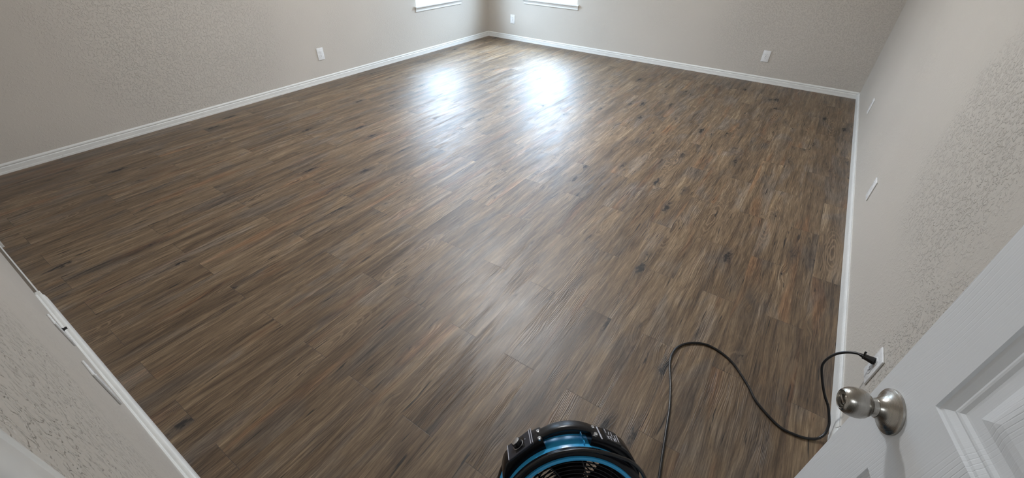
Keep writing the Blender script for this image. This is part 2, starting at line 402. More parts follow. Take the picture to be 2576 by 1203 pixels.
bm = new(); prism(bm, rp, (XR, YB, 0), (XR, -4.575, 0), (-1, 0, 0), m0=1.0); prism(bm, [(t*1.25, z*0.97) for t, z in rp], (XR, -4.579, 0), (XR, YN, 0), (-1, 0, 0)); struct(obj('baseboard_right', bm, 'trim'))
tn = BBN-YN
def nearprof(t, h):
    return [(0, 0), (t, 0), (t, h*0.55), (t-0.002, h*0.80), (t-0.006, h-0.004), (t-0.010, h-0.001), (t-0.014, h), (0.006, h), (0.004, h+0.004), (0, h+0.006)]
bm = new(); prism(bm, nearprof(tn, 0.066), (1.835, YN, 0), (DX0-0.06, YN, 0), (0, 1, 0))
struct(obj('baseboard_front', bm, 'trim'), 'white baseboard under the wall plates beside the doorway')
bm = new(); prism(bm, nearprof(tn, 0.066), (XL+0.01, YN, 0), (1.09, YN, 0), (0, 1, 0)); struct(obj('baseboard_front_far', bm, 'trim'))
# stretch where the board is missing: a thin rail with a bare ledge
bm = new(); prism(bm, [(0.011, 0.004), (0.014, 0.004), (0.0155, 0.010), (0.0150, 0.052), (0.0125, 0.058), (0.011, 0.058)], (1.10, YN, 0), (1.80, YN, 0), (0, 1, 0))
tr1 = struct(obj('trim_1', bm, 'trim'), 'thin white rail along the gap in the near baseboard')
bm = new(); prism(bm, [(0, 0.004), (0.011, 0.004), (0.011, 0.050), (0, 0.050)], (1.10, YN, 0), (1.80, YN, 0), (0, 1, 0)); obj('bare_ledge', bm, 'bare', tr1)
bm = new(); box(bm, 1.797, YN, 0.0, 1.835, YN+0.020, 0.064, 0.003); obj('end_block', bm, 'trim', tr1)

# door casing and jamb
cp = [(0, 0), (0.009, 0.0), (0.012, 0.004), (0.0125, 0.010), (0.0105, 0.013), (0.0125, 0.018), (0.0145, 0.030), (0.015, 0.044), (0.013, 0.053), (0.010, 0.057), (0, 0.057)]
def vcas(bm, xo, sgn, ztop):
    A = []; Bv = []
    for t, q in cp:
        A.append(bm.verts.new((xo+sgn*q, YN+t, 0))); Bv.append(bm.verts.new((xo+sgn*q, YN+t, ztop+0.057-q)))
    k = len(cp)
    for i in range(k): bm.faces.new((A[i], A[(i+1) % k], Bv[(i+1) % k], Bv[i]))
    bm.faces.new(A[::-1]); bm.faces.new(Bv)
bm = new(); vcas(bm, DX0-0.062, 1, DH); struct(obj('trim_2', bm, 'trim', smooth=40), 'white door casing at the lower left corner')
bm = new(); box(bm, DX0-0.02, YN-0.115, 0, DX0, YN, DH); box(bm, DX0-0.02, YN-0.115, DH, DX1+0.02, YN, DH+0.02); box(bm, DX1, YN-0.115, 0, DX1+0.02, YN, DH)
box(bm, DX0, YN-0.075, 0, DX0+0.011, YN-0.04, DH)
struct(obj('trim_3', bm, 'trim'), 'white doorway jamb')

# ------------------------------------------------------------------ windows
def window(name, L, mw, Wd, z0, z1, label):
    """local x along the wall (viewed from inside), y out of the room, z up"""
    root = empty(name, mw); struct(root, label); fw = 0.045
    bm = new()
    box(bm, 0, 0.060, z0, fw, 0.125, z1, 0.003); box(bm, Wd-fw, 0.060, z0, Wd, 0.125, z1, 0.003)
    box(bm, fw, 0.060, z0, Wd-fw, 0.125, z0+0.040, 0.003); box(bm, fw, 0.060, z1-0.04, Wd-fw, 0.125, z1, 0.003)
    obj('window_frame', bm, 'vinyl', root)
    zm = (z0+z1)/2
    for k, (a, b, yy) in enumerate(((z0+0.040, zm+0.018, 0.066), (zm-0.018, z1-0.04, 0.094))):
        bm = new(); s = 0.034
        box(bm, fw, yy, a, fw+s, yy+0.026, b, 0.002); box(bm, Wd-fw-s, yy, a, Wd-fw, yy+0.026, b, 0.002)
        box(bm, fw+s, yy, a, Wd-fw-s, yy+0.026, a+s, 0.002); box(bm, fw+s, yy, b-s, Wd-fw-s, yy+0.026, b, 0.002)
        sash = obj('sash', bm, 'vinyl', root)
        bm = new(); box(bm, fw+s, yy+0.011, a+s, Wd-fw-s, yy+0.014, b-s); obj('glass_pane', bm, 'glass', sash)
    # stool with ears and the apron below
    bm = new()
    box(bm, 0.0005, -0.002, z0-0.016, Wd-0.0005, 0.0595, z0+0.0015, 0.0)
    box(bm, -0.034, -0.034, z0-0.018, Wd+0.034, 0.0, z0+0.001, 0.006, 3)
    obj('sill', bm, 'trim', root)
    bm = new()
    pr = [(0, 0), (0.009, 0.0), (0.0105, 0.003), (0.0105, 0.011), (0.008, 0.014), (0.009, 0.022), (0.013, 0.032), (0.019, 0.040), (0.020, 0.046), (0, 0.046)]
    prism(bm, pr, (-0.012, 0, z0-0.064), (Wd+0.012, 0, z0-0.064), (0, -1, 0), m0=-0.9, m1=-0.9)
    obj('apron', bm, 'trim', root, smooth=30)
    return root
window('window_1', 0, frame(Vector((XL, WIN_L[0], 0)), Vector((0, 1, 0)), Vector((-1, 0, 0)), Vector((0, 0, 1))), WIN_L[1]-WIN_L[0], WIN_L[2], WIN_L[3], 'white window with sill in the left wall, only its bottom in view')
window('window_2', 0, frame(Vector((WIN_B[0], YB, 0)), Vector((1, 0, 0)), Vector((0, 1, 0)), Vector((0, 0, 1))), WIN_B[1]-WIN_B[0], WIN_B[2], WIN_B[3], 'white window with sill in the back wall, only its bottom in view')

# ------------------------------------------------------------------ added fill light: unseen dome above the frame that brightens walls and floor
cl = empty('ceiling_light', Matrix.Translation((2.48, -3.0, H))); tag(cl, 'white flush dome light in the middle of the ceiling', 'ceiling light')
bm = new(); lathe(bm, [(0, 0), (0.21, 0), (0.215, -0.012), (0.20, -0.028), (0, -0.028)], 48); obj('base', bm, 'nickel', cl, smooth=35)
lm = N('lit_opal_glass'); FILL = 19.5
lm.out((0.8, 0.8, 0.78), 0.4, Emission_Color=(0.96, 0.98, 1.0, 1), Emission_Strength=FILL); M['lamp'] = lm.m
bm = new(); lathe(bm, [(0.19, -0.028), (0.188, -0.045), (0.165, -0.075), (0.12, -0.098), (0.06, -0.110), (0, -0.113)], 48); obj('glass_dome', bm, 'lamp', cl, smooth=60)

l2 = N('dim_lit_opal_glass'); l2.out((0.8, 0.8, 0.78), 0.4, Emission_Color=(0.86, 0.94, 1.0, 1), Emission_Strength=1.5); M['dimlamp'] = l2.m  # second added dome, out of view in the hall, lifts door and near wall
hl = empty('ceiling_light', Matrix.Translation((4.15, YN-0.72, H))); tag(hl, 'white flush dome light on the hallway ceiling', 'ceiling light')
for c_ in list(cl.children):
    k_ = c_.copy(); k_.data = c_.data.copy(); COL.objects.link(k_); k_.parent = hl
    if k_.name.startswith('glass_dome'): k_.data.materials[0] = M['dimlamp']

# ------------------------------------------------------------------ outlets: local x right, z up, y out of the wall into the room
def outlet(label, pos, X, Y, kind='duplex', wd=0.079, ht=0.122, name='electrical_outlet', cat='outlet', grp='white duplex outlets on the walls'):
    root = empty(name, frame(Vector(pos), Vector(X), Vector(Y), Vector((0, 0, 1))))
    tag(root, label, cat, grp)
    bm = new(); box(bm, -wd/2, 0, -ht/2, wd/2, 0.0065, ht/2, 0.0028, 3); obj('wall_plate', bm, 'plate', root, smooth=35)
    if kind == 'duplex':
        for s in (-1, 1):
            bm = new()
            vs = []
            for i in range(28):
                a = 2*PI*i/28; xx = 0.0172*math.cos(a); zz = max(-0.0135, min(0.0135, 0.0172*math.sin(a)))
                vs.append((xx, zz+s*0.0195))
            lo = [bm.verts.new((q[0], 0.0055, q[1])) for q in vs]; hi = [bm.verts.new((q[0], 0.0085, q[1])) for q in vs]
            for i in range(28): bm.faces.new((lo[i], lo[(i+1) % 28], hi[(i+1) % 28], hi[i]))
            bm.faces.new(hi)
            rc = obj('receptacle', bm, 'plate', root)
            bm = new()
            for sx_ in (-0.0063, 0.0063): box(bm, sx_-0.0011, 0.008, s*0.0195-0.0005, sx_+0.0011, 0.0088, s*0.0195+0.0075)
            box(bm, -0.0022, 0.008, s*0.0195-0.0085, 0.0022, 0.0088, s*0.0195-0.0045, 0.0004)
            sl = obj('slots', bm, 'slot', rc); sl['label'] = 'dark plug slots'
        bm = new(); lathe(bm, [(0, 0.0012), (0.0026, 0.0010), (0.0032, 0)], 14)
        obj('screw', bm, 'silver', root, mw=Matrix.Translation((0, 0.0064, 0)) @ Matrix.Rotation(-PI/2, 4, 'X'))
    elif kind == 'jack':
        bm = new(); lathe(bm, [(0.0075, 0), (0.0075, 0.003), (0.0048, 0.003), (0.0048, 0.013), (0.0035, 0.013), (0, 0.012)], 16)
        j = obj('cable_jack', bm, 'slot', root, mw=Matrix.Translation((0, 0.006, 0.0)) @ Matrix.Rotation(-PI/2, 4, 'X')); j['label'] = 'dark threaded cable jack'
        for s in (-1, 1):
            bm = new(); lathe(bm, [(0, 0.0012), (0.0026, 0.0010), (0.0032, 0)], 12)
            obj('screw', bm, 'plate', root, mw=Matrix.Translation((0, 0.0064, s*0.042)) @ Matrix.Rotation(-PI/2, 4, 'X'))
    else:
        for s in (-1, 1):
            bm = new(); lathe(bm, [(0, 0.0012), (0.0026, 0.0010), (0.0032, 0)], 12)
            obj('screw', bm, 'plate', root, mw=Matrix.Translation((0, 0.0064, s*ht*0.24)) @ Matrix.Rotation(-PI/2, 4, 'X'))
    return root
lx, ly = (0, -1, 0), (1, 0, 0)
outlet('white duplex outlet alone on the left wall, left of the window', (XL, -3.033, 0.295), (0, 1, 0), ly)
outlet('white duplex outlet on the back wall under the window, near the far corner', (0.449, YB, 0.288), (1, 0, 0), (0, -1, 0))
outlet('white duplex outlet on the back wall toward the right corner', (3.970, YB, 0.289), (1, 0, 0), (0, -1, 0))
outlet('white blank cover plate on the right wall nearest the far right corner', (XR, -1.275, 0.290), (0, -1, 0), (-1, 0, 0), 'blank', 0.079, 0.122, 'blank_cover_plate', 'wall plate', 'white blank plates on the right wall')
outlet('white blank cover plate halfway along the right wall', (XR, -2.985, 0.292), (0, -1, 0), (-1, 0, 0), 'blank', 0.079, 0.122, 'blank_cover_plate', 'wall plate', 'white blank plates on the right wall')
outlet('white duplex outlet by the door with the black plug in it', (XR, -4.468, 0.297), (0, -1, 0), (-1, 0, 0))
outlet('white cable jack plate with a dark jack, low on the near wall', (2.53, YN, 0.285), (1, 0, 0), (0, 1, 0), 'jack', 0.079, 0.122, 'cable_jack_plate', 'wall plate', 'white plates on the near wall')
outlet('larger white blank plate on the near wall, closer to the doorway', (3.02, YN, 0.375), (1, 0, 0), (0, 1, 0), 'blank', 0.085, 0.150, 'blank_cover_plate', 'wall plate', 'white plates on the near wall')

# ------------------------------------------------------------------ door
A15 = math.radians(15)
K = Vector((4.698, -5.347, 0.958))
dD = Vector((-math.sin(A15), math.cos(A15), 0)); nD = Vector((-math.cos(A15), -math.sin(A15), 0))
# local frame: x from free edge towards hinge, y out of the visible face, z up
DO = K + dD*0.048; DO.z = 0.0
dmw = frame(DO, -dD, nD, Vector((0, 0, 1)))
DW, DT, DZ0, DZ1 = 0.690, 0.035, 0.012, 2.02
door = empty('door_1', dmw); struct(door, 'white panelled door standing open at the lower right')
ST = 0.0865                              # stile width
cx = DW/2; mw_ = 0.085                   # mullion
pans = []
for (pa, pb) in ((0.24, 0.873), (1.032, 1.62), (1.72, 1.91)):
    pans.append((ST, cx-mw_/2, pa, pb)); pans.append((cx+mw_/2, DW-ST, pa, pb))
bm = new()
xs = sorted({0, DW, *[p[0] for p in pans], *[p[1] for p in pans]}); zs = sorted({DZ0, DZ1, *[p[2] for p in pans], *[p[3] for p in pans]})
def inpan(xa, za):
    for p in pans:
        if p[0] <= xa <= p[1] and p[2] <= za <= p[3]: return True
    return False
for side in (0, 1):
    Y = 0.0 if side == 0 else -DT; sg = -1 if side == 0 else 1
    vc = {}
    def V(x_, z_, y_):
        key = (round(x_, 5), round(z_, 5), round(y_, 5))
        if key not in vc: vc[key] = bm.verts.new((x_, y_, z_))
        return vc[key]
    for i in range(len(xs)-1):
        for j in range(len(zs)-1):
            if not inpan((xs[i]+xs[i+1])/2, (zs[j]+zs[j+1])/2):
                bm.faces.new([V(xs[a], zs[b], Y) for a, b in ((i, j), (i+1, j), (i+1, j+1), (i, j+1))])
    prof = [(0, 0), (0.002, 0.0030), (0.006, 0.0035), (0.009, 0.0050), (0.014, 0.0072), (0.0165, 0.0068), (0.019, 0.0072), (0.023, 0.0092), (0.026, 0.0095), (0.038, 0.0095), (0.052, 0.0050), (0.062, 0.0035)]
    for p in pans:
        prev = None
        for (ins, dep) in prof:
            r = [V(p[0]+ins, p[2]+ins, Y+sg*dep), V(p[1]-ins, p[2]+ins, Y+sg*dep), V(p[1]-ins, p[3]-ins, Y+sg*dep), V(p[0]+ins, p[3]-ins, Y+sg*dep)]
            if prev:
                for k in range(4): bm.faces.new((prev[k], prev[(k+1) % 4], r[(k+1) % 4], r[k]))
            prev = r
        bm.faces.new(prev)
# edges of the slab with a small step at the skin
bmesh.ops.remove_doubles(bm, verts=bm.verts, dist=1e-5)
box(bm, -0.0005, -DT+0.0005, DZ0, DW+0.0005, -0.0012, DZ1) if False else None
def quad(*c): bm.faces.new([bm.verts.new(q) for q in c])
quad((0, 0, DZ0), (0, 0, DZ1), (0, -DT, DZ1), (0, -DT, DZ0)); quad((DW, 0, DZ0), (DW, 0, DZ1), (DW, -DT, DZ1), (DW, -DT, DZ0))
quad((0, 0, DZ0), (DW, 0, DZ0), (DW, -DT, DZ0), (0, -DT, DZ0)); quad((0, 0, DZ1), (DW, 0, DZ1), (DW, -DT, DZ1), (0, -DT, DZ1))
bmesh.ops.remove_doubles(bm, verts=bm.verts, dist=1e-5)
es = [e for e in bm.edges if all(abs(v.co.x) < 1e-5 and abs(v.co.y) < 1e-5 for v in e.verts)]
bmesh.ops.bevel(bm, geom=es, offset=0.0050, segments=4, affect='EDGES', profile=0.5)
obj('door_leaf', bm, 'door', door, smooth=None)
# knob assembly about local +y
def knob(side):
    s = 1 if side else -1
    y = 0.0 if side else -DT
    R = Matrix.Translation((0.048, y, K.z)) @ Matrix.Rotation(-PI/2*s, 4, 'X')
    bm = new()
    lathe(bm, [(0.0, 0.0), (0.0320, 0.0), (0.0322, 0.0015), (0.0318, 0.0034), (0.0300, 0.0045), (0.0285, 0.0050), (0.0225, 0.0085), (0.0180, 0.0125), (0.0150, 0.0165), (0.0138, 0.0195), (0.0, 0.0200)], 72)
    r_ = obj('door_handle', bm, 'nickel', door, smooth=28, mw=R)
    r_['label'] = 'satin nickel round door knob'
    bm = new()
    lathe(bm, [(0.0, 0.019), (0.0130, 0.019), (0.0126, 0.0240), (0.0130, 0.0262), (0.0158, 0.0285), (0.0188, 0.0325), (0.0207, 0.0375), (0.0213, 0.0425), (0.0209, 0.0475), (0.0196, 0.0525), (0.0176, 0.0568), (0.0150, 0.0602), (0.0137, 0.0610), (0.0127, 0.0604), (0.0121, 0.0575), (0.0117, 0.0525), (0.0, 0.0520)], 72)
    obj('knob', bm, 'nickel', r_, smooth=35)
    bm = new(); lathe(bm, [(0.0, 0.0520), (0.0078, 0.0520), (0.0078, 0.0550), (0.0070, 0.0558), (0, 0.0558)], 28)
    box(bm, -0.0072, -0.0016, 0.0550, 0.0072, 0.0016, 0.0600, 0.0005)
    obj('turn_button', bm, 'nickel', r_, smooth=35)
knob(True); knob(False)
for zz in (0.22, 1.02, 1.80):
    bm = new(); tube(bm, [(DW+0.004, -DT-0.004, zz-0.044), (DW+0.004, -DT-0.004, zz+0.044)], 0.0055, 12); obj('hinge', bm, 'nickel', door, smooth=40)

# ------------------------------------------------------------------ floor fan (air mover)
TAU, AZ = math.radians(30), math.radians(142)
fa = Vector((math.sin(AZ)*math.cos(TAU), math.cos(AZ)*math.cos(TAU), math.sin(TAU)))
fS = Vector((0, 0, 1)).cross(fa).normalized(); fU = fa.cross(fS)
SCL = 0.955
fc = CAM + (Vector((4.344, -5.446, 0.21628))-CAM)*SCL
fmw = frame(fc, fS, fU, fa)             # local x sideways, y up, z towards the front
foot = Vector((fc.x, fc.y, 0))
fan = empty('floor_fan', Matrix.Translation(foot))
tag(fan, 'blue and black round floor fan with carry handle at the bottom edge', 'fan')
L = Matrix.Translation(-foot) @ fmw      # part matrices relative to the root
R0 = 0.1845; RB = 0.196; DB = -0.130
bm = new()
lathe(bm, [(RB-0.006, DB), (RB-0.002, DB-0.001), (RB, DB+0.003), (RB+0.001, -0.09), (RB+0.001, -0.020), (RB-0.004, -0.010), (RB-0.010, -0.010), (RB-0.010, DB+0.004)], 96, True)
obj('barrel', bm, 'blue', fan, smooth=40, mw=L)
bm = new()
lathe(bm, [(RB+0.001, -0.020), (RB+0.005, -0.016), (RB+0.005, -0.008), (RB-0.001, -0.002), (R0-0.001, -0.002), (R0-0.004, -0.012), (R0-0.004, -0.040), (RB-0.004, -0.040)], 96, True)
o = obj('front_collar', bm, 'black', fan, smooth=35, mw=L)
bm = new()
lathe(bm, [(R0+0.0005, -0.003), (R0-0.0005, 0.003), (R0-0.003, 0.005), (R0-0.008, 0.004), (R0-0.0105, -0.001), (R0-0.0105, -0.006)], 96, True)
obj('front_ring', bm, 'blue', fan, smooth=35, mw=L)
bm = new()
lathe(bm, [(RB-0.004, DB-0.002), (RB+0.003, DB), (RB+0.004, DB+0.012), (RB+0.001, DB+0.020), (RB-0.012, DB+0.020), (RB-0.014, DB)], 96, True)
obj('rear_collar', bm, 'black', fan, smooth=35, mw=L)
def guard(name, zc, dome, rmax, rings, spokes, hub, wide):
    bm = new()
    def zz(r): return zc+dome*(1-(r/rmax)**2)
    for i in range(rings):
        r = hub+(rmax-hub)*(i+1)/rings
        tube(bm, [(r*math.cos(2*PI*k/72), r*math.sin(2*PI*k/72), zz(r)) for k in range(73)], 0.0019, 6, False)
    for k in range(spokes):
        a = 2*PI*k/spokes
        pts = [((hub*0.8+(rmax-hub*0.8)*t)*math.cos(a+wide*t), (hub*0.8+(rmax-hub*0.8)*t)*math.sin(a+wide*t), zz(hub*0.8+(rmax-hub*0.8)*t)-0.001) for t in [j/8 for j in range(9)]]
        tube(bm, pts, 0.0024, 6)
    lathe(bm, [(0, zz(0)+0.003), (hub*0.85, zz(0)+0.002), (hub, zz(hub)), (hub*0.95, zz(hub)-0.008), (0, zz(hub)-0.010)], 40)
    return obj(name, bm, 'black', fan, smooth=40, mw=L)
guard('front_guard', -0.018, 0.012, R0-0.006, 14, 12, 0.045, 0.45)
guard('rear_guard', DB+0.006, -0.004, RB-0.014, 11, 9, 0.05, -0.5)
# blades and motor
bm = new(); lathe(bm, [(0, -0.045), (0.036, -0.047), (0.050, -0.056), (0.052, -0.100), (0, -0.102)], 40)
rotor = obj('blade_hub', bm, 'black', fan, smooth=35, mw=L)
for k in range(5):
    bm = new(); a0 = 2*PI*k/5+0.35; g_ = []
    for i in range(7):
        r = 0.046+(R0-0.018-0.046)*i/6; rowv = []
        for j in range(9):
            t = j/8-0.5; ang = a0+t*(0.78+0.10*i/6)+0.10*i/6
            rowv.append(bm.verts.new((r*math.cos(ang), r*math.sin(ang), -0.074-t*(0.052-0.022*i/6)-0.006*math.sin(PI*j/8))))
        g_.append(rowv)
    for i in range(6):
        for j in range(8): bm.faces.new((g_[i][j], g_[i+1][j], g_[i+1][j+1], g_[i][j+1]))
    bmesh.ops.solidify(bm, geom=bm.faces[:], thickness=0.0022)
    obj('blade', bm, 'black', rotor, smooth=40)
bm = new(); lathe(bm, [(0, -0.102), (0.045, -0.103), (0.048, -0.108), (0.048, -0.136), (0, -0.138)], 36)
obj('motor', bm, 'black', fan, smooth=35, mw=L)
# arc-shaped body pieces over the barrel: angle measured from local up towards +x
def arcbox(bm, a0, a1, rin, rout, z0, z1, seg=16, bev=0.004, taper=None):
    rings = []
    for i in range(seg+1):
        t = i/seg; a = math.radians(a0+(a1-a0)*t)
        ro = rout(t) if callable(rout) else rout; ri = rin(t) if callable(rin) else rin
        za = z0(t) if callable(z0) else z0; zb = z1(t) if callable(z1) else z1
        c_, s_ = math.cos(a), math.sin(a); b = min(bev, (ro-ri)*0.45, (zb-za)*0.45)
        cs = [(ri, za+0), (ro-b, za), (ro-b*0.3, za+b*0.3), (ro, za+b), (ro, zb-b), (ro-b*0.3, zb-b*0.3), (ro-b, zb), (ri, zb)]
        rings.append([bm.verts.new((r*s_, r*c_, z)) for r, z in cs])
    n_ = len(rings[0])
    for p, q in zip(rings, rings[1:]):
        for k in range(n_): bm.faces.new((p[k], q[k], q[(k+1) % n_], p[(k+1) % n_]))
    bm.faces.new(rings[0]); bm.faces.new(rings[-1][::-1]); return bm
s = SCL
ez = lambda t: min(1.0, t/0.16)
bm = new()
arcbox(bm, -62, -20, RB-0.001, lambda t: (RB+0.006+(0.024)*min(1, t/0.28)**0.7)*1.0, -0.098, -0.038, 20, 0.006)
obj('control_housing', bm, 'black', fan, smooth=35, mw=L)
bm = new()
arcbox(bm, 13, 62, RB-0.001, lambda t: RB+0.004+0.023*min(1, (1-t)/0.45)**0.7, -0.090, -0.030, 20, 0.006)
cb = obj('cord_housing', bm, 'black', fan, smooth=35, mw=L)
# carry handle: a rounded bar bridging the gap
def hp_(t):
    a = math.radians(-25+(44)*t); r = RB+0.019+0.012*math.sin(PI*t)**0.8
    return Vector((r*math.sin(a), r*math.cos(a), -0.068))
bm = new(); P_ = [hp_(i/28) for i in range(29)]; rings = []
for i, p in enumerate(P_):
    tg = (P_[min(i+1, 28)]-P_[max(i-1, 0)]).normalized(); zz_ = Vector((0, 0, 1)); nn = zz_.cross(tg).normalized()
    rings.append([bm.verts.new(p+zz_*(0.019*math.copysign(abs(math.cos(2*PI*k/20))**0.7, math.cos(2*PI*k/20)))+nn*(0.008*math.copysign(abs(math.sin(2*PI*k/20))**0.8, math.sin(2*PI*k/20)))) for k in range(20)])
for a, b in zip(rings, rings[1:]):
    for k in range(20): bm.faces.new((a[k], b[k], b[(k+1) % 20], a[(k+1) % 20]))
bm.faces.new(rings[0][::-1]); bm.faces.new(rings[-1])
obj('carry_handle', bm, 'handle', fan, smooth=50, mw=L)
# dark underside wall behind the handle
bm = new(); arcbox(bm, -24, 17, RB-0.001, RB+0.010, -0.112, -0.078, 18, 0.003); obj('handle_base', bm, 'grip', fan, smooth=35, mw=L)
def onarc(ang, r, z):
    a = math.radians(ang); up = Vector((math.sin(a), math.cos(a), 0)); tang = Vector((math.cos(a), -math.sin(a), 0))
    return Matrix.Translation(up*r+Vector((0, 0, z))) @ frame(Vector((0, 0, 0)), tang, Vector((0, 0, 1)).cross(up)*0+Vector((0, 0, -1)), up) if False else frame(up*r+Vector((0, 0, z)), tang, Vector((0, 0, -1)), up)
# control panel plate: local x along the arc, y to the rear, z outwards
RP = RB+0.0310
pm = onarc(-36.3, RP-0.0035, -0.067)
bm = new(); box(bm, -0.039, -0.030, -0.004, 0.039, 0.033, 0.002, 0.0015)
pl = obj('control_panel', bm, 'panel', fan, mw=L @ pm); pl['label'] = 'dark satin control panel'
for xx in (-0.038, 0.033, 0.039):
    bm = new(); box(bm, xx-0.0010, -0.029, 0.0015, xx+0.0010, 0.033, 0.0032, 0.0004); obj('panel_line', bm, 'print', pl)
bm = new(); lathe(bm, [(0.0150, 0.002), (0.0155, 0.0032), (0.0140, 0.0036), (0.0138, 0.002)], 40, True); d_ = obj('dial_ring', bm, 'silver', pl, smooth=40); d_.location = (-0.004, 0.002, 0)
bm = new(); lathe(bm, [(0.0128, 0.002), (0.0125, 0.015), (0.0118, 0.0162), (0, 0.0162)], 36); d_ = obj('dial', bm, 'black', pl, smooth=40); d_.location = (-0.004, 0.002, 0)
bm = new(); lathe(bm, [(0.0110, 0.0160), (0.0108, 0.0172), (0.0100, 0.0176), (0, 0.0176)], 36); d_ = obj('dial_cap', bm, 'silver', pl, smooth=40); d_.location = (-0.004, 0.002, 0); d_['label'] = 'silver dial cap'
bm = new(); lathe(bm, [(0.0016, 0.002), (0.0014, 0.0030), (0, 0.0030)], 12); d_ = obj('indicator_dot', bm, 'print', pl); d_.location = (0.018, 0.006, 0)
# bolts and hinges where the handle meets the housings
for ang in (-21.8, 15.6):
    for z_ in (-0.078, -0.046):
        bm = new(); lathe(bm, [(0.0052, -0.007), (0.0052, 0.0), (0.0040, 0.0020), (0.0022, 0.0020), (0.0018, 0.0005), (0, 0.0005)], 16)
        b_ = obj('bolt', bm, 'silver', fan, smooth=35, mw=L @ onarc(ang, RB+0.031, z_+(0.008 if ang > 0 else 0)))
        bm = new(); tube(bm, [(-0.0005, -0.0095, 0.0), (0.0005, -0.0055, 0.001)], 0.0028, 10); obj('washer', bm, 'silver', b_, smooth=35)
# pale strip and printed marks on the right housing
bm = new(); box(bm, -0.0022, -0.030, 0, 0.0022, 0.026, 0.0012, 0.0004); o = obj('pale_strip', bm, 'print', fan, mw=L @ onarc(19.5, RB+0.0270, -0.056)); o['label'] = 'pale grey strip beside the handle'
marks = new()
def mk(x0, y0, x1, y1, t=0.0012):
    d = Vector((x1-x0, y1-y0, 0)); n_ = Vector((-d.y, d.x, 0)).normalized()*t
    a = [Vector((x0, y0, 0))-n_, Vector((x1, y1, 0))-n_, Vector((x1, y1, 0))+n_, Vector((x0, y0, 0))+n_]
    lo = [marks.verts.new(q) for q in a]; hi = [marks.verts.new(q+Vector((0, 0, 0.0006))) for q in a]
    marks.faces.new(hi); marks.faces.new(lo[::-1])
    for k in range(4): marks.faces.new((lo[k], lo[(k+1) % 4], hi[(k+1) % 4], hi[k]))
for (a_, b_, c_, d_) in ((-0.016, -0.022, -0.012, -0.010), (-0.012, -0.022, -0.016, -0.010), (-0.006, -0.024, -0.006, -0.006), (-0.006, -0.006, 0.0, -0.010), (0.002, -0.022, 0.008, -0.008), (0.002, -0.008, 0.008, -0.022),
                         (-0.015, 0.004, -0.015, 0.022), (-0.008, 0.000, -0.003, 0.016), (0.002, -0.002, 0.004, 0.018), (0.010, -0.018, 0.012, 0.010), (0.018, -0.016, 0.020, 0.016)): mk(a_, b_, c_, d_)
obj('printed_marks', marks, 'print', fan, mw=L @ onarc(29.0, RB+0.0276, -0.060))
bm = new(); box(bm, -0.019, -0.028, -0.003, 0.023, 0.028, 0.0006, 0.001); obj('label_plate', bm, 'grip', fan, mw=L @ onarc(29.0, RB+0.0273, -0.060))
# blue lug on the barrel under the handle
bm = new(); box(bm, -0.0015, -0.030, -0.006, 0.0015, 0.020, 0.006, 0.001); obj('barrel_rib', bm, 'blue', fan, mw=L @ onarc(8.5, RB+0.003, -0.058))
# side pivots and stand
for sg in (-1, 1):
    bm = new(); lathe(bm, [(0.020, 0.0), (0.020, 0.010), (0.016, 0.014), (0.006, 0.014), (0.006, 0.018), (0, 0.018)], 28)
    ang = 90*sg+ (8 if sg < 0 else -8)*0
    obj('pivot', bm, 'black', fan, smooth=35, mw=L @ onarc(92*sg, RB-0.002, -0.085))
mid = L @ Vector((0, 0, -0.085))
bm = new()
hw = RB+0.012; sx_ = fS; fl = Vector((fa.x, fa.y, 0)).normalized()
zf = -0.0+0.011
pts = [mid+sx_*hw+Vector((0, 0, -0.01)), mid+sx_*hw*0.99+Vector((0, 0, -0.10)), Vector((mid.x, mid.y, 0))+sx_*hw*0.92+fl*0.07+Vector((0, 0, zf+0.01)), Vector((mid.x, mid.y, 0))+sx_*hw*0.80+fl*0.10+Vector((0, 0, zf)),
       Vector((mid.x, mid.y, 0))-sx_*hw*0.80+fl*0.10+Vector((0, 0, zf)), Vector((mid.x, mid.y, 0))-sx_*hw*0.92+fl*0.07+Vector((0, 0, zf+0.01)), mid-sx_*hw*0.99+Vector((0, 0, -0.10)), mid-sx_*hw+Vector((0, 0, -0.01))]
tube(bm, smoothpts(pts, 5), 0.009, 12); obj('stand', bm, 'black', fan, smooth=50)
bm = new()
for q in (-1, 1):
    b0 = Vector((mid.x, mid.y, 0))+sx_*hw*0.5*q-fl*0.10
    tube(bm, smoothpts([b0+Vector((0, 0, 0.011))+fl*0.20, b0+Vector((0, 0, 0.010)), b0+Vector((0, 0, 0.012))-fl*0.02], 5), 0.009, 10)
obj('foot_rail', bm, 'grip', fan, smooth=50)

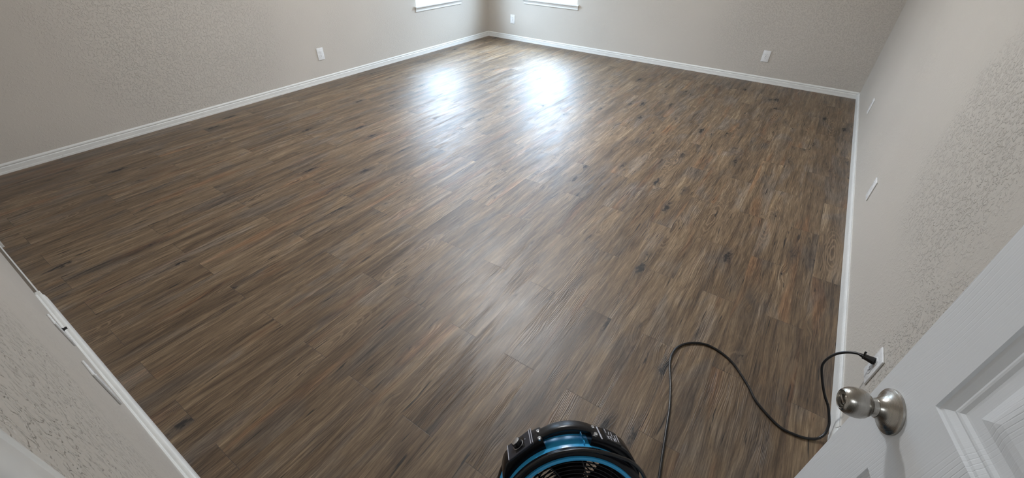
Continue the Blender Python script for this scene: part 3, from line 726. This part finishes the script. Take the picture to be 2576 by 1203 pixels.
# ---- power cord: from the fan across the floor to the outlet (a part of the fan)
def ray(px, py):
    u, v = (px-1288)/FPX, -(py-601.5)/FPX
    return (r2*u+u2*v+fwd)
def atz(px, py, z):
    d = ray(px, py); t = (z-CAM.z)/d.z; return CAM+d*t
def atx(px, py, x):
    d = ray(px, py); t = (x-CAM.x)/d.x; return CAM+d*t
CR = 0.0047
fl_px = [(1658, 1203), (1664, 1160), (1670, 1121), (1678, 1069), (1684.7, 1021), (1686.5, 967), (1685, 918.5), (1690, 894), (1703, 875), (1724.5, 865), (1751.7, 863), (1776, 867), (1800, 878), (1824, 895), (1845, 915.5), (1866, 945.7), (1884.5, 976), (1899.6, 1006), (1920.8, 1033), (1942, 1056), (1960, 1073), (1979, 1085), (1998, 1093), (2017, 1100), (2036, 1104)]
cord = [atz(p[0], p[1], CR+0.0005) for p in fl_px]
up_px = [((2054, 1104), 0.008), ((2068, 1098), 0.016), ((2078, 1088), 0.026), ((2084, 1073), 0.038), ((2086, 1059), 0.050), ((2083.5, 1024), 0.082), ((2075.5, 998), 0.108), ((2070.7, 973), 0.135), ((2067.5, 941), 0.170), ((2069, 918.7), 0.198), ((2082, 902.8), 0.228), ((2104, 890.7), 0.258), ((2129.6, 886.9), 0.283), ((2152, 888.4), 0.299), ((2163, 892), 0.306)]
cord += [atz(p[0], p[1], z) for p, z in up_px]
pend = cord[-1]
# from the fan: over the collar, off its right side and down to the floor, joining the run outside the frame
def lp(a, r, z): a = math.radians(a); return foot + (L @ Vector((r*math.sin(a), r*math.cos(a), z)))
def oncyl(px_, py_, r):
    d = ray(px_, py_); inv = fmw.inverted(); o_ = inv @ CAM; d_ = (inv.to_3x3() @ d)
    A_ = d_.x**2+d_.y**2; B_ = 2*(o_.x*d_.x+o_.y*d_.y); C_ = o_.x**2+o_.y**2-r*r; D_ = B_*B_-4*A_*C_
    t = (-B_-math.sqrt(max(D_, 0)))/(2*A_); return CAM+d*t
q0 = fmw.inverted() @ oncyl(1458, 1133, RB+0.0065)
lead = [lp(a_, RB+0.0055, q0.z-0.0005) for a_ in (-66, -52, -38, -26, -16, -8)]
lead += [oncyl(1458, 1133, RB+0.0065), oncyl(1485, 1134.5, RB+0.008), oncyl(1510, 1138, RB+0.010), oncyl(1536, 1143, RB+0.012), oncyl(1560, 1151, RB+0.014)]
z5 = lead[-1].z
ex = [((1583, 1160), z5-0.012), ((1600, 1172), z5-0.032), ((1614, 1188), z5-0.06), ((1624, 1208), z5-0.10), ((1636, 1240), z5-0.17)]
lead += [atz(p[0], p[1], z) for p, z in ex]
lead += [Vector((4.48, -5.36, 0.10)), Vector((4.50, -5.30, 0.03)), Vector((4.515, -5.22, CR+0.001)), Vector((4.508, -5.14, CR+0.0005))]
path = smoothpts(lead+cord, 8)
bm = new(); tube(bm, [p-foot for p in path], CR, 12); pc_ = obj('power_cord', bm, 'cable', fan, smooth=60)
# plug at the lower... upper receptacle
PT = Vector((XR-0.0085, -4.468, 0.3165))
ax = (PT-pend).normalized(); ln = (PT-pend).length
sd = ax.cross(Vector((0, 0, 1))).normalized(); vv = sd.cross(ax)
pmw = Matrix.Translation(-foot) @ frame(pend, sd, vv, ax)
bm = new()
secs = [(0.0, 0.0045, 0.0045), (0.14, 0.0060, 0.0056), (0.22, 0.0068, 0.0060), (0.24, 0.0098, 0.0080), (0.33, 0.0108, 0.0085), (0.36, 0.0095, 0.0080), (0.60, 0.0108, 0.0090), (0.97, 0.0135, 0.0105), (1.0, 0.0128, 0.0098)]
rings = [[bm.verts.new((a*math.copysign(abs(math.cos(2*PI*k/20))**0.6, math.cos(2*PI*k/20)), b*math.copysign(abs(math.sin(2*PI*k/20))**0.6, math.sin(2*PI*k/20)), t*ln)) for k in range(20)] for t, a, b in secs]
for a, b in zip(rings, rings[1:]):
    for k in range(20): bm.faces.new((a[k], b[k], b[(k+1) % 20], a[(k+1) % 20]))
bm.faces.new(rings[0][::-1]); bm.faces.new(rings[-1])
pg = obj('plug', bm, 'cable', pc_, smooth=40, mw=pmw)
bm = new(); box(bm, -0.003, 0.006, 0.24*ln, 0.004, 0.020, 0.34*ln, 0.001); box(bm, -0.001, 0.017, 0.25*ln, 0.005, 0.022, 0.40*ln, 0.001)
obj('plug_tab', bm, 'cable', pc_, mw=pmw)
